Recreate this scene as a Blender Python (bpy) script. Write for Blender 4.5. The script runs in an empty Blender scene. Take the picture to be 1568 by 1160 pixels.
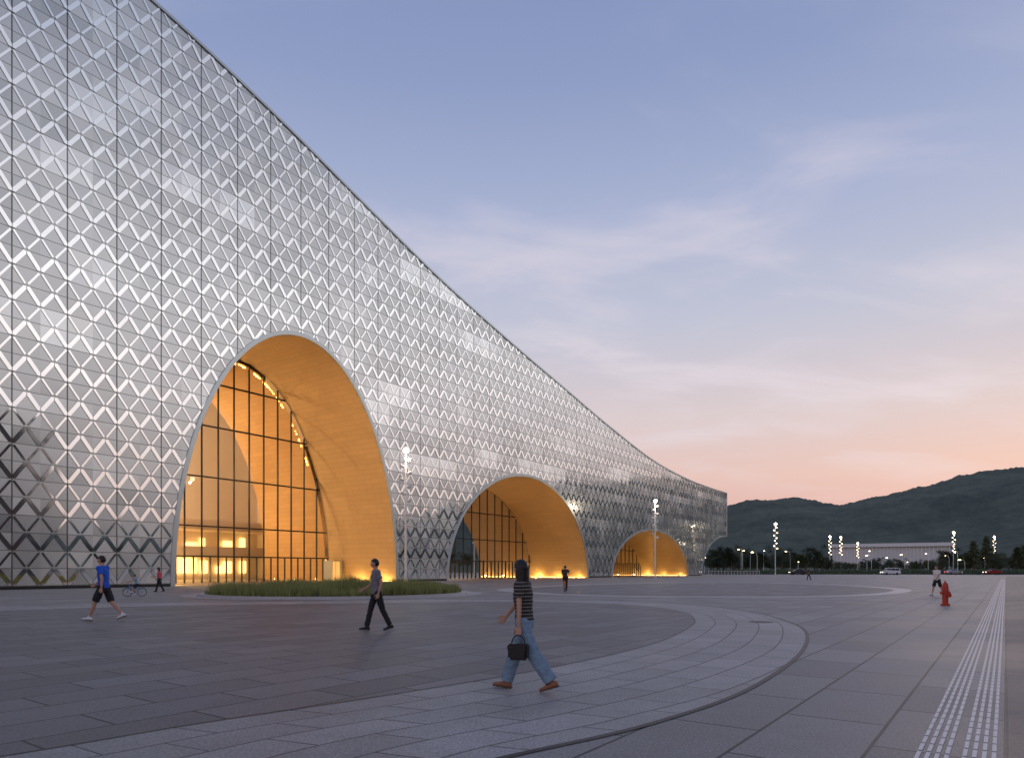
import bpy, bmesh, math, random
from mathutils import Vector, Matrix, noise
from mathutils.geometry import tessellate_polygon
random.seed(7)
R = math.radians
scene = bpy.context.scene
COL = scene.collection
scene.view_settings.view_transform = 'Standard'
scene.view_settings.look = 'None'
scene.view_settings.exposure = 0

# ------------------------------------------------------------------ helpers
def link(ob, parent=None):
    COL.objects.link(ob)
    if parent: ob.parent = parent
    return ob
def root(name, loc=(0,0,0), rz=0, s=1):
    e = bpy.data.objects.new(name, None); e.empty_display_size = .3
    e.location = loc; e.rotation_euler = (0,0,rz); e.scale = (s,s,s)
    return link(e)
def mesh_ob(name, verts, faces, mat=None, parent=None, smooth=False, uvs=None):
    me = bpy.data.meshes.new(name); me.from_pydata([tuple(v) for v in verts], [], faces)
    if uvs:
        l = me.uv_layers.new(name='UVMap')
        for lp in me.loops: l.data[lp.index].uv = uvs[lp.vertex_index]
    if mat: me.materials.append(mat)
    if smooth:
        for p in me.polygons: p.use_smooth = True
    me.update()
    return link(bpy.data.objects.new(name, me), parent)
def bm_ob(name, bm, mat=None, parent=None, smooth=False):
    me = bpy.data.meshes.new(name); bm.to_mesh(me); bm.free()
    if mat: me.materials.append(mat)
    if smooth:
        for p in me.polygons: p.use_smooth = True
    return link(bpy.data.objects.new(name, me), parent)
def bbox(bm, c, d, rot=None, bev=0):
    r = bmesh.ops.create_cube(bm, size=1)
    vs = r['verts']
    M = Matrix.Translation(Vector(c)) @ (rot.to_4x4() if rot else Matrix.Identity(4)) @ Matrix.Diagonal((d[0],d[1],d[2],1))
    bmesh.ops.transform(bm, matrix=M, verts=vs)
    if bev:
        es = list({e for v in vs for e in v.link_edges})
        bmesh.ops.bevel(bm, geom=es, offset=bev, segments=2, affect='EDGES')
def basis(t):
    t = t.normalized()
    a = Vector((0,1,0)) if abs(t.y) < .8 else Vector((1,0,0))
    r = t.cross(a).normalized(); f = t.cross(r).normalized()
    return r, f
def rings(bm, rs, seg=14):
    L = []
    for c,a,b,ra,rb in rs:
        L.append([bm.verts.new(Vector(c)+a*(math.cos(2*math.pi*i/seg)*ra)+b*(math.sin(2*math.pi*i/seg)*rb)) for i in range(seg)])
    for A,B in zip(L[:-1], L[1:]):
        for i in range(seg):
            bm.faces.new((A[i],A[(i+1)%seg],B[(i+1)%seg],B[i]))
    bm.faces.new(L[0][::-1]); bm.faces.new(L[-1])
def tube(bm, pts, rads, seg=12, flat=1.0, A=None, cap=True):
    pts = [Vector(p) for p in pts]; rs = []
    n = len(pts)
    for i,p in enumerate(pts):
        t = (pts[min(i+1,n-1)]-pts[max(i-1,0)])
        a,b = basis(t)
        if A is not None:
            a = (A - t.normalized()*A.dot(t.normalized())).normalized(); b = t.normalized().cross(a)
        r = rads[i]
        if i == 0 and cap:
            tn = t.normalized()
            rs.append((p-tn*r*.85,a,b,r*.45,r*.45*flat)); rs.append((p-tn*r*.5,a,b,r*.83,r*.83*flat))
        rs.append((p,a,b,r,r*flat))
        if i == n-1 and cap:
            tn = t.normalized()
            rs.append((p+tn*r*.5,a,b,r*.83,r*.83*flat)); rs.append((p+tn*r*.85,a,b,r*.45,r*.45*flat))
    rings(bm, rs, seg)
def remesh(bm, name, mat, parent, voxel, smooth=2):
    bmesh.ops.recalc_face_normals(bm, faces=bm.faces)
    ob = bm_ob(name, bm, mat, None)
    m = ob.modifiers.new('r','REMESH'); m.mode='VOXEL'; m.voxel_size=voxel; m.use_smooth_shade=True
    if smooth:
        s = ob.modifiers.new('s','SMOOTH'); s.iterations=smooth; s.factor=.5
    dg = bpy.context.evaluated_depsgraph_get()
    me = bpy.data.meshes.new_from_object(ob.evaluated_get(dg))
    ob.modifiers.clear(); old = ob.data; ob.data = me; bpy.data.meshes.remove(old)
    if not me.materials and mat: me.materials.append(mat)
    for p in me.polygons: p.use_smooth = True
    ob.parent = parent
    return ob

# ------------------------------------------------------------------ materials
def new_mat(name):
    m = bpy.data.materials.new(name); m.use_nodes = True
    nt = m.node_tree; b = nt.nodes['Principled BSDF']
    return m, nt, b
def mat(name, col, rough=.6, metal=0, var=.12, scale=6, emis=None, es=0, bump=0, spec=.4):
    m, nt, b = new_mat(name)
    b.inputs['Roughness'].default_value = rough; b.inputs['Metallic'].default_value = metal
    b.inputs['Specular IOR Level'].default_value = spec
    tc = nt.nodes.new('ShaderNodeTexCoord'); nz = nt.nodes.new('ShaderNodeTexNoise')
    nz.inputs['Scale'].default_value = scale; nz.inputs['Detail'].default_value = 5
    nt.links.new(tc.outputs['Object'], nz.inputs['Vector'])
    mx = nt.nodes.new('ShaderNodeMix'); mx.data_type='RGBA'
    mx.inputs['A'].default_value = (*[c*(1-var) for c in col],1); mx.inputs['B'].default_value = (*[min(1,c*(1+var)) for c in col],1)
    nt.links.new(nz.outputs['Fac'], mx.inputs['Factor']); nt.links.new(mx.outputs['Result'], b.inputs['Base Color'])
    if bump:
        bp = nt.nodes.new('ShaderNodeBump'); bp.inputs['Strength'].default_value = bump; bp.inputs['Distance'].default_value = .02
        nt.links.new(nz.outputs['Fac'], bp.inputs['Height']); nt.links.new(bp.outputs['Normal'], b.inputs['Normal'])
    if emis:
        b.inputs['Emission Color'].default_value = (*emis,1); b.inputs['Emission Strength'].default_value = es
    return m
def math_node(nt, op, a, b=None, c=None):
    n = nt.nodes.new('ShaderNodeMath'); n.operation = op
    for i,v in enumerate((a,b,c)):
        if v is None: continue
        if hasattr(v,'links') or hasattr(v,'is_linked'): nt.links.new(v, n.inputs[i])
        else: n.inputs[i].default_value = v
    return n.outputs[0]

def paving(name, c1, c2, mortar, ang=0, bw=1.2, bh=.6, ms=.006, uv=False, rough=.56):
    m, nt, b = new_mat(name)
    tc = nt.nodes.new('ShaderNodeTexCoord'); mp = nt.nodes.new('ShaderNodeMapping')
    mp.inputs['Rotation'].default_value = (0,0,ang)
    nt.links.new(tc.outputs['UV' if uv else 'Object'], mp.inputs['Vector'])
    br = nt.nodes.new('ShaderNodeTexBrick'); br.inputs['Scale'].default_value = 1
    br.inputs['Brick Width'].default_value = bw; br.inputs['Row Height'].default_value = bh
    br.inputs['Mortar Size'].default_value = ms; br.inputs['Mortar Smooth'].default_value = .1
    br.inputs['Color1'].default_value = (*c1,1); br.inputs['Color2'].default_value = (*c2,1); br.inputs['Mortar'].default_value = (*mortar,1)
    nt.links.new(mp.outputs['Vector'], br.inputs['Vector'])
    nz = nt.nodes.new('ShaderNodeTexNoise'); nz.inputs['Scale'].default_value = .3; nz.inputs['Detail'].default_value = 9; nz.inputs['Roughness'].default_value=.72
    nt.links.new(tc.outputs['Object'], nz.inputs['Vector'])
    fine = nt.nodes.new('ShaderNodeTexNoise'); fine.inputs['Scale'].default_value = 40; fine.inputs['Detail'].default_value = 4
    nt.links.new(tc.outputs['Object'], fine.inputs['Vector'])
    s = math_node(nt,'MULTIPLY_ADD', nz.outputs['Fac'], 1.7, .15)
    s2 = math_node(nt,'MULTIPLY_ADD', fine.outputs['Fac'], 1.6, .20)
    s3 = math_node(nt,'MULTIPLY', s, s2)
    vm = nt.nodes.new('ShaderNodeVectorMath'); vm.operation='SCALE'
    nt.links.new(br.outputs['Color'], vm.inputs[0]); nt.links.new(s3, vm.inputs['Scale'])
    nt.links.new(vm.outputs[0], b.inputs['Base Color'])
    r = math_node(nt,'MULTIPLY_ADD', nz.outputs['Fac'], .40, rough-.20)
    nt.links.new(r, b.inputs['Roughness'])
    b.inputs['Specular IOR Level'].default_value=.38
    bp = nt.nodes.new('ShaderNodeBump'); bp.inputs['Strength'].default_value=.35; bp.inputs['Distance'].default_value=.012
    h = math_node(nt,'MULTIPLY_ADD', br.outputs['Fac'], -1.0, fine.outputs['Fac'])
    nt.links.new(h, bp.inputs['Height']); nt.links.new(bp.outputs['Normal'], b.inputs['Normal'])
    return m

PA = -math.atan2(.810,.586)
M_plaza = paving('granite_paving_mid', (.215,.197,.182), (.30,.275,.255), (.05,.047,.044), PA, 1.8, .9, .016)
M_dark  = paving('granite_paving_dark', (.150,.138,.130), (.225,.207,.195), (.036,.035,.034), PA, 1.5, .75, .014)
M_dark2 = paving('granite_paving_charcoal', (.075,.072,.07), (.11,.105,.10), (.03,.03,.03), PA, 1.5, .75, .010)
M_band  = paving('granite_paving_light', (.32,.295,.272), (.40,.37,.345), (.10,.095,.09), 0, 1.15, .55, .013, uv=True)
M_rim   = mat('pale_granite_rim', (.46,.43,.41), .5, var=.15, scale=3)
M_groove= mat('drain_groove_metal', (.02,.02,.022), .5)
M_tact  = mat('tactile_bar_granite', (.66,.64,.62), .5, var=.1)
M_earth = mat('far_ground_soil_grass', (.05,.06,.035), .95, var=.4, scale=.05)
M_grass = mat('ornamental_grass', (.27,.28,.09), .8, var=.55, scale=.8)
M_soil  = mat('planter_soil', (.09,.085,.04), .95, var=.3)
M_blackmetal = mat('dark_mullion_metal', (.035,.03,.026), .4, .4)
M_white = mat('white_painted_metal', (.80,.80,.79), .45, var=.05)
M_cream = mat('cream_interior_wall', (.85,.74,.60), .7, var=.06, scale=.3)
M_floor = mat('interior_floor', (.30,.24,.18), .35, var=.1)
M_trim  = mat('arch_trim_metal', (.52,.56,.56), .3, .7, var=.08, scale=2)
M_roofm = mat('roof_metal', (.35,.37,.40), .4, .7, var=.1, scale=.4)
M_lampwarm = mat('lit_lamp_lens', (.9,.8,.6), .4, emis=(1,.72,.38), es=14)
M_lampwhite = mat('lit_lamp_lens_white', (.9,.9,.9), .4, emis=(1,.84,.60), es=30)
M_strip_light = mat('linear_light_diffuser', (.9,.7,.4), .4, emis=(1,.62,.18), es=5)
M_shelfglow = mat('backlit_display', (.9,.7,.4), .4, emis=(1,.62,.22), es=2.6, var=.3, scale=.7)

def facade_mat():
    m, nt, b = new_mat('perforated_aluminium_panels')
    uv = nt.nodes.new('ShaderNodeUVMap'); sp = nt.nodes.new('ShaderNodeSeparateXYZ')
    nt.links.new(uv.outputs['UV'], sp.inputs[0])
    cu = math_node(nt,'DIVIDE', math_node(nt,'SUBTRACT', sp.outputs['X'], .75), 3.65)
    cz = math_node(nt,'DIVIDE', math_node(nt,'SUBTRACT', sp.outputs['Y'], .25), 2.6)
    fu = math_node(nt,'FRACT', cu); fz = math_node(nt,'FRACT', math_node(nt,'MULTIPLY', cz, 2))
    du = math_node(nt,'ABSOLUTE', math_node(nt,'SUBTRACT', fu, .5)); dz = math_node(nt,'ABSOLUTE', math_node(nt,'SUBTRACT', fz, .5))
    lu = math_node(nt,'GREATER_THAN', du, .5-.05/3.65); lz = math_node(nt,'GREATER_THAN', dz, .5-.030/1.3)
    ln = math_node(nt,'MAXIMUM', lu, math_node(nt,'MULTIPLY', lz, .8))
    c2 = math_node(nt,'FLOOR', math_node(nt,'MULTIPLY', cu, 2)); z2 = math_node(nt,'FLOOR', math_node(nt,'MULTIPLY', cz, 2))
    cb = nt.nodes.new('ShaderNodeCombineXYZ'); nt.links.new(c2, cb.inputs[0]); nt.links.new(z2, cb.inputs[1])
    wn = nt.nodes.new('ShaderNodeTexWhiteNoise'); wn.noise_dimensions='3D'; nt.links.new(cb.outputs[0], wn.inputs['Vector'])
    cs = nt.nodes.new('ShaderNodeCombineXYZ'); nt.links.new(math_node(nt,'MULTIPLY', c2, .13), cs.inputs[0]); nt.links.new(math_node(nt,'MULTIPLY', math_node(nt,'FLOOR', cz), .9), cs.inputs[1])
    big = nt.nodes.new('ShaderNodeTexNoise'); big.inputs['Scale'].default_value=1; big.inputs['Detail'].default_value=3
    nt.links.new(cs.outputs[0], big.inputs['Vector'])
    v = math_node(nt,'MULTIPLY_ADD', wn.outputs['Value'], .10, .59)
    v = math_node(nt,'ADD', v, math_node(nt,'MULTIPLY_ADD', big.outputs['Fac'], .50, -.25))
    pk = nt.nodes.new('ShaderNodeMapRange'); pk.inputs['From Min'].default_value=.58; pk.inputs['From Max'].default_value=.64; pk.inputs['To Max'].default_value=.30  # bright panel clusters: sky reflections painted into the base colour
    nt.links.new(big.outputs['Fac'], pk.inputs['Value'])
    v = math_node(nt,'MINIMUM', math_node(nt,'ADD', v, pk.outputs[0]), .95)
    v = math_node(nt,'MULTIPLY', v, math_node(nt,'SUBTRACT', 1.0, math_node(nt,'MULTIPLY', ln, .75)))
    cc = nt.nodes.new('ShaderNodeCombineColor')
    nt.links.new(v, cc.inputs[0]); nt.links.new(math_node(nt,'MULTIPLY', v, 1.01), cc.inputs[1]); nt.links.new(v, cc.inputs[2])
    nt.links.new(cc.outputs[0], b.inputs['Base Color'])
    b.inputs['Metallic'].default_value = .78
    nt.links.new(math_node(nt,'MULTIPLY_ADD', wn.outputs['Value'], .08, .22), b.inputs['Roughness'])
    g = nt.nodes.new('ShaderNodeNewGeometry')
    s = nt.nodes.new('ShaderNodeVectorMath'); s.operation='SUBTRACT'; nt.links.new(wn.outputs['Color'], s.inputs[0]); s.inputs[1].default_value=(.5,.5,.5)
    k = nt.nodes.new('ShaderNodeVectorMath'); k.operation='SCALE'; nt.links.new(s.outputs[0], k.inputs[0]); k.inputs['Scale'].default_value=.03
    a = nt.nodes.new('ShaderNodeVectorMath'); nt.links.new(g.outputs['Normal'], a.inputs[0]); nt.links.new(k.outputs[0], a.inputs[1])
    nn = nt.nodes.new('ShaderNodeVectorMath'); nn.operation='NORMALIZE'; nt.links.new(a.outputs[0], nn.inputs[0])
    nt.links.new(nn.outputs[0], b.inputs['Normal'])
    return m
M_facade = facade_mat()
M_strip = mat('polished_aluminium_strip', (.98,.98,.98), .05, 1.0, var=.02, scale=.5)

def vault_mat(name, c1, c2):
    m, nt, b = new_mat(name)
    uv = nt.nodes.new('ShaderNodeUVMap')
    br = nt.nodes.new('ShaderNodeTexBrick'); br.inputs['Scale'].default_value=1; br.inputs['Brick Width'].default_value=2.4; br.inputs['Row Height'].default_value=.6
    br.inputs['Mortar Size'].default_value=.012; br.inputs['Color1'].default_value=(*c1,1); br.inputs['Color2'].default_value=(*c2,1)
    br.inputs['Mortar'].default_value=(c1[0]*.7,c1[1]*.65,c1[2]*.6,1)
    nt.links.new(uv.outputs['UV'], br.inputs['Vector']); nt.links.new(br.outputs['Color'], b.inputs['Base Color'])
    w = nt.nodes.new('ShaderNodeTexVoronoi'); w.inputs['Scale'].default_value=5; nt.links.new(uv.outputs['UV'], w.inputs['Vector'])
    bp = nt.nodes.new('ShaderNodeBump'); bp.inputs['Strength'].default_value=.25; bp.inputs['Distance'].default_value=.03
    nt.links.new(w.outputs['Distance'], bp.inputs['Height']); nt.links.new(bp.outputs['Normal'], b.inputs['Normal'])
    b.inputs['Roughness'].default_value=.45; b.inputs['Metallic'].default_value=.2
    return m
M_vault = vault_mat('gold_perforated_soffit', (.70,.47,.215), (.76,.51,.235))
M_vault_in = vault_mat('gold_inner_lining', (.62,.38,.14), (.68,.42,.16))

def glass_mat():
    m = bpy.data.materials.new('curtain_wall_glass'); m.use_nodes=True; nt=m.node_tree
    for n in list(nt.nodes): nt.nodes.remove(n)
    o=nt.nodes.new('ShaderNodeOutputMaterial'); mx=nt.nodes.new('ShaderNodeMixShader'); t=nt.nodes.new('ShaderNodeBsdfTransparent'); g=nt.nodes.new('ShaderNodeBsdfGlossy')
    f=nt.nodes.new('ShaderNodeFresnel'); f.inputs['IOR'].default_value=1.38
    t.inputs['Color'].default_value=(.93,.91,.88,1); g.inputs['Roughness'].default_value=.02
    nt.links.new(f.outputs[0],mx.inputs[0]); nt.links.new(t.outputs[0],mx.inputs[1]); nt.links.new(g.outputs[0],mx.inputs[2]); nt.links.new(mx.outputs[0],o.inputs[0])
    return m
M_glass = glass_mat()

# ------------------------------------------------------------------ world
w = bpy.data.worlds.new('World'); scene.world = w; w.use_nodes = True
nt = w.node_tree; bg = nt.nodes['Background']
tc = nt.nodes.new('ShaderNodeTexCoord')
sp = nt.nodes.new('ShaderNodeSeparateXYZ'); nt.links.new(tc.outputs['Generated'], sp.inputs[0])
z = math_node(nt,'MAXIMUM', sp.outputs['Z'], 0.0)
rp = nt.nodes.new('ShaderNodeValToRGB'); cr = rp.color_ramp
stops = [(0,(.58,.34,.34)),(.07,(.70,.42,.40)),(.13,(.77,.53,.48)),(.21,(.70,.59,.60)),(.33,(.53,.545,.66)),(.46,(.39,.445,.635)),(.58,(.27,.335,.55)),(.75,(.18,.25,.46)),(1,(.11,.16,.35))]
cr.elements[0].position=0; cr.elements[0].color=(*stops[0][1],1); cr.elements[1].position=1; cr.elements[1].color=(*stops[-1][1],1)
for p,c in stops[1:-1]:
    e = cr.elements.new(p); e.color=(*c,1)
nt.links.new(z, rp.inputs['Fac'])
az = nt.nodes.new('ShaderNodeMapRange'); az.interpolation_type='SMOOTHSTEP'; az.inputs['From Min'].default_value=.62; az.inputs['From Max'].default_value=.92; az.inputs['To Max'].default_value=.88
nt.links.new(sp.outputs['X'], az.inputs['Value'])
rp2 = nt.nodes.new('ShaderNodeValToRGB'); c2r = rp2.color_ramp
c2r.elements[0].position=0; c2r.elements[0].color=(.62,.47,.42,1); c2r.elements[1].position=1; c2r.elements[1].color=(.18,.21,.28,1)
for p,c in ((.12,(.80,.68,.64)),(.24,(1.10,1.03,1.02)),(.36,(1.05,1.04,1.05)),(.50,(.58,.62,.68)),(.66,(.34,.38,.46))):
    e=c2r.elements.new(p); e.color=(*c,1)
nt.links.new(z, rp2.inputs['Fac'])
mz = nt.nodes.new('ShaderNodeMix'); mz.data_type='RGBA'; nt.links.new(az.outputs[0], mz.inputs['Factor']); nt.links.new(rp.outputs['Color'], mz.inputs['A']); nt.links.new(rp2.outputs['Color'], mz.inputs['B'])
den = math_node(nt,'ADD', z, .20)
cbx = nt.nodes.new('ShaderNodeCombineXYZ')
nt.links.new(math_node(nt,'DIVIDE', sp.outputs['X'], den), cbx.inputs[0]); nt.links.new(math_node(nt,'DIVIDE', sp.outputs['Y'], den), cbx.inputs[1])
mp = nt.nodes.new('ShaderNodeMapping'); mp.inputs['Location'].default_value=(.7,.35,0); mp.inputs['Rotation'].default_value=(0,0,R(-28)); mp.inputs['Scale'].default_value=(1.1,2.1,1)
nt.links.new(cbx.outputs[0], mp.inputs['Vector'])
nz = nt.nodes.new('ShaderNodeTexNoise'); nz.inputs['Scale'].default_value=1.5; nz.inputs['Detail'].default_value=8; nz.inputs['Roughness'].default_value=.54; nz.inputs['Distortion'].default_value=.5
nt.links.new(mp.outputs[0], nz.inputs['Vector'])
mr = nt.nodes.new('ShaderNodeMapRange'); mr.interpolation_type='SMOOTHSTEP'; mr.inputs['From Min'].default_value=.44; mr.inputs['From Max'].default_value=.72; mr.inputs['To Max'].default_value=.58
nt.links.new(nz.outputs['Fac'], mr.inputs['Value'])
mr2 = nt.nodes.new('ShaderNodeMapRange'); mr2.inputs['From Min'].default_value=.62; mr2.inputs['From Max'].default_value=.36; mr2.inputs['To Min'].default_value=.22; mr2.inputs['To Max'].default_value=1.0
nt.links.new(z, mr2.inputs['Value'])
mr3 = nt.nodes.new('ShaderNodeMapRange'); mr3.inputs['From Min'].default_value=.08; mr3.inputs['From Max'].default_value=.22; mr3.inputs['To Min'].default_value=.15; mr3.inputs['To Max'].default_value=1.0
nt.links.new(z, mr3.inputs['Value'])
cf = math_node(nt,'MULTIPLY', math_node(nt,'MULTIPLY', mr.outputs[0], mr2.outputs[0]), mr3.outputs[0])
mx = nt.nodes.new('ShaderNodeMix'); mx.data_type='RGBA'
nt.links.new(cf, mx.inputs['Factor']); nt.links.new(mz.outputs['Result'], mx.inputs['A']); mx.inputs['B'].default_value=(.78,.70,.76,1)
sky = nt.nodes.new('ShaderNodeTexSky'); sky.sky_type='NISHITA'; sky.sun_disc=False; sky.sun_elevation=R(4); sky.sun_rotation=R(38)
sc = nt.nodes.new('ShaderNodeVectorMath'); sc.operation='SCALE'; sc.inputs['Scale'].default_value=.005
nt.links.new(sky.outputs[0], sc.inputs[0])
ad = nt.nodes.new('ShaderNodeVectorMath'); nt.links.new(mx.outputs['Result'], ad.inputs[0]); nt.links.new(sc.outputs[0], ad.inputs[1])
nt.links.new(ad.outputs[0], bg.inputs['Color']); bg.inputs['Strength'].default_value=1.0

sl = bpy.data.lights.new('sun','SUN'); sl.energy=.25; sl.angle=R(20); sl.color=(1,.78,.68)
so = link(bpy.data.objects.new('sun', sl))
so.rotation_euler = Vector((-math.cos(R(8))*math.sin(R(38)), -math.cos(R(8))*math.cos(R(38)), -math.sin(R(8)))).to_track_quat('-Z','Y').to_euler()

# ------------------------------------------------------------------ camera
cd = bpy.data.cameras.new('camera'); cam = link(bpy.data.objects.new('camera', cd)); scene.camera = cam
cd.lens=24; cd.sensor_width=36; cd.shift_y=.186; cd.clip_end=9000; cd.clip_start=.1
cam.location=(0,0,1.45); cam.rotation_euler=(R(90),0,0)

# ------------------------------------------------------------------ ground
mesh_ob('ground', [(-4000,-4000,-.02),(4000,-4000,-.02),(4000,4000,-.02),(-4000,4000,-.02)], [(0,1,2,3)], M_earth)
mesh_ob('plaza_pavement', [(-160,-80,0),(150,-80,0),(200,40,0),(175,185,0),(90,215,0),(-160,215,0)], [(0,1,2,3,4,5)], M_plaza)
def catmull(P, n=12):
    out=[]; N=len(P)
    for i in range(N):
        p0,p1,p2,p3=[Vector(P[(i+k-1)%N]) for k in range(4)]
        for j in range(n):
            t=j/n
            out.append(.5*((2*p1)+(p2-p0)*t+(2*p0-5*p1+4*p2-p3)*t*t+(3*p1-p0-3*p2+p3)*t**3))
    return out
inner=[(-3.97,5.3),(-2.97,6.42),(-1.38,7.95),(.64,10.2),(2.77,13.4),(4.46,17.2),(5.3,19.9),(5.82,23.3),(5.3,27.0),(3.2,29.8),(-1.05,31),(-8,29.2),(-16,26),(-21,18),(-16,5),(-6.3,3.0)]
outer=[(-2.0,3.7),(-.12,5.26),(1.34,6.5),(2.98,8.5),(5.15,12.2),(6.95,16.3),(7.75,19.6),(8.15,23.6),(7.4,28),(4.8,31.4),(-1,33),(-9,31.4),(-18,28.5),(-24,19),(-18,1.5),(-4.6,1.2)]
IC=catmull(inner); OC=catmull(outer); N=len(IC)
def band(name, A, B, zz, m, uvw=None):
    vs=[];uv=[];s=0
    n=len(A)
    for i in range(n+1):
        a=A[i%n]; b=B[i%n]
        if i: s+=((A[i%n]+B[i%n])/2-(A[(i-1)%n]+B[(i-1)%n])/2).length
        for k in range(2):
            p = a if k==0 else b
            vs.append((p.x,p.y,zz)); uv.append((s, 0 if k==0 else (b-a).length))
    f=[(2*i,2*i+1,2*i+3,2*i+2) for i in range(n)]
    return mesh_ob(name, vs, f, m, uvs=uv)
band('curved_pale_pavement_band', IC, OC, .004, M_band)
def fill(name, C, zz, m):
    t=tessellate_polygon([[Vector((p.x,p.y,0)) for p in C]])
    return mesh_ob(name, [(p.x,p.y,zz) for p in C], [tuple(x) for x in t], m)
fill('inner_dark_pavement', IC, .004, M_dark)
def offset(C,d):
    n=len(C); out=[]
    for i in range(n):
        t=(C[(i+1)%n]-C[i-1]).normalized(); out.append(C[i]+Vector((t.y,-t.x))*d)
    return out
band('drainage_channel', OC, offset(OC,.07), .008, M_groove)
band('inner_pavement_joint', IC, offset(IC,.03), .008, M_groove)
cres=[(25,43.3),(18,37.0),(11,35.8),(5,37.5),(1,42),(-1,50),(4,62),(14,73),(25,76),(31,68),(30,53)]
CC=catmull(cres); fill('far_dark_pavement', CC, .004, M_dark)
band('far_pale_pavement_rim', CC, offset(CC,1.1), .006, M_rim)
d=Vector((.586,.810)); q=Vector((.810,-.586)); o=Vector((3.06,5.26))
vs=[];fs=[]
for c in range(8):
    off=.03+c*.062+(.05 if c>3 else 0)
    k=-12.0
    while k<120:
        a=o+d*k+q*off; L=.27
        i=len(vs)
        vs+= [(*(a),.006),(*(a+d*L),.006),(*(a+d*L+q*.030),.006),(*(a+q*.030),.006)]
        fs.append((i,i+3,i+2,i+1)); k+=.30
mesh_ob('tactile_paving_bars', vs, fs, M_tact)
a=o+q*.62-d*12; b_=a+d*190; 
mesh_ob('right_dark_pavement', [(*a,.004),(*(a+q*5.2),.004),(*(b_+q*5.2),.004),(*b_,.004)], [(0,1,2,3)], M_dark2)
bm=bmesh.new(); bmesh.ops.create_circle(bm,cap_ends=True,segments=24,radius=.33); bm_ob('manhole_cover',bm,M_groove).location=(6.9,18.9,.010)

# grass bed ----------------------------------------------------------------
gb=root('grass_planter',(-10.4,41,0))
bm=bmesh.new(); 
nr=8
prev=None
for j in range(nr+1):
    r=7.3*(1-j/nr)+.01; zz=.05+.22*(1-(r/7.3)**2)
    ring=[bm.verts.new((r*math.cos(i/48*2*math.pi), r*math.sin(i/48*2*math.pi), zz)) for i in range(48)]
    if prev:
        for i in range(48): bm.faces.new((prev[i],prev[(i+1)%48],ring[(i+1)%48],ring[i]))
    prev=ring
bm_ob('soil_mound',bm,M_soil,gb,True)
bm=bmesh.new()
rings_=[(7.75,0.0),(7.75,.12),(7.35,.12),(7.35,0)]
L=[[bm.verts.new((r*math.cos(i/64*2*math.pi), r*math.sin(i/64*2*math.pi), h)) for i in range(64)] for r,h in rings_]
for A,B in zip(L[:-1],L[1:]):
    for i in range(64): bm.faces.new((A[i],A[(i+1)%64],B[(i+1)%64],B[i]))
bm_ob('kerb',bm,M_rim,gb)
vs=[];fs=[]
for t in range(4200):
    r=7.3*math.sqrt(random.random()); an=random.random()*6.283
    cx,cy=r*math.cos(an),r*math.sin(an); zb=.05+.22*(1-(r/7.3)**2)
    hh=.28+.62*max(0,noise.noise(Vector((cx*.45,cy*.45,3)))+.40)
    for b in range(9):
        a2=random.random()*6.283; h=hh*random.uniform(.6,1.2); ln=random.uniform(.05,.28); wv=.014
        bx,by=cx+random.uniform(-.07,.07),cy+random.uniform(-.07,.07)
        i=len(vs); px,py=-math.sin(a2)*wv,math.cos(a2)*wv
        vs+=[(bx-px,by-py,zb),(bx+px,by+py,zb),(bx+math.cos(a2)*ln,by+math.sin(a2)*ln,zb+h)]
        fs.append((i,i+1,i+2))
mesh_ob('grass_blades',vs,fs,M_grass,gb)
M_kerbr = mat('planter_outer_ring', (.42,.40,.38), .55)
bm=bmesh.new(); bmesh.ops.create_circle(bm,cap_ends=True,segments=96,radius=8.6); bm_ob('planter_paving_ring',bm,M_kerbr,gb).location=(0,0,.012)

# ------------------------------------------------------------------ building
O=Vector((-36.7,48.9,0)); E=Vector((.5654,.8249,0)); NN=Vector((-.8249,.5654,0))
def W(u,n,z): return O+E*u+NN*n+Vector((0,0,z))
BLD=root('arched_museum_building')
RP=[(-60,60),(-20,54.8),(0,51.6),(11.8,49.5),(19,47.8),(26.2,45.8),(37.3,42.4),(48.7,39.1),(65,35.3),(81.7,31.8),(96.6,28.7),(118.4,24.9),(138,23.2),(155,22.7),(170.3,22.6)]
def roof(u):
    u=max(RP[0][0],min(RP[-1][0],u))
    for i in range(len(RP)-1):
        if u<=RP[i+1][0]:
            x0,y0=RP[i];x1,y1=RP[i+1];h=x1-x0
            def sl(k):
                a=RP[max(k-1,0)];b=RP[min(k+1,len(RP)-1)];return (b[1]-a[1])/(b[0]-a[0])
            t=(u-x0)/h;m0=sl(i)*h;m1=sl(i+1)*h
            return (2*t**3-3*t*t+1)*y0+(t**3-2*t*t+t)*m0+(-2*t**3+3*t*t)*y1+(t**3-t*t)*m1
ARCH=[(26.55,13.65,25.5),(69.4,19.4,15.8),(119.2,20.4,9.8)]
U0,U1=-45,170.3
NS=72
poly=[(U0,0)]
for uc,a,b in ARCH:
    for i in range(NS+1):
        t=math.pi-math.pi*i/NS; poly.append((uc+a*math.cos(t), b*math.sin(t)))
for i in range(31):
    t=math.pi-math.pi/2*i/30; poly.append((U1+20.5*math.cos(t),10.5*math.sin(t)))
rs=[U1-(U1-U0)*i/120 for i in range(121)]
for u in rs: poly.append((u,roof(u)))
t=tessellate_polygon([[Vector((u,z,0)) for u,z in poly]])
mesh_ob('facade_wall',[W(u,0,z) for u,z in poly],[tuple(x) for x in t],M_facade,BLD,uvs=poly)
vs=[];fs=[]
for i,u in enumerate(rs):
    vs+=[W(u,0,roof(u)),W(u,58,roof(u)*.93)]
    if i: fs.append((2*i-2,2*i-1,2*i+1,2*i))
mesh_ob('roof',vs,fs,M_roofm,BLD)
vs=[];fs=[]
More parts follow.
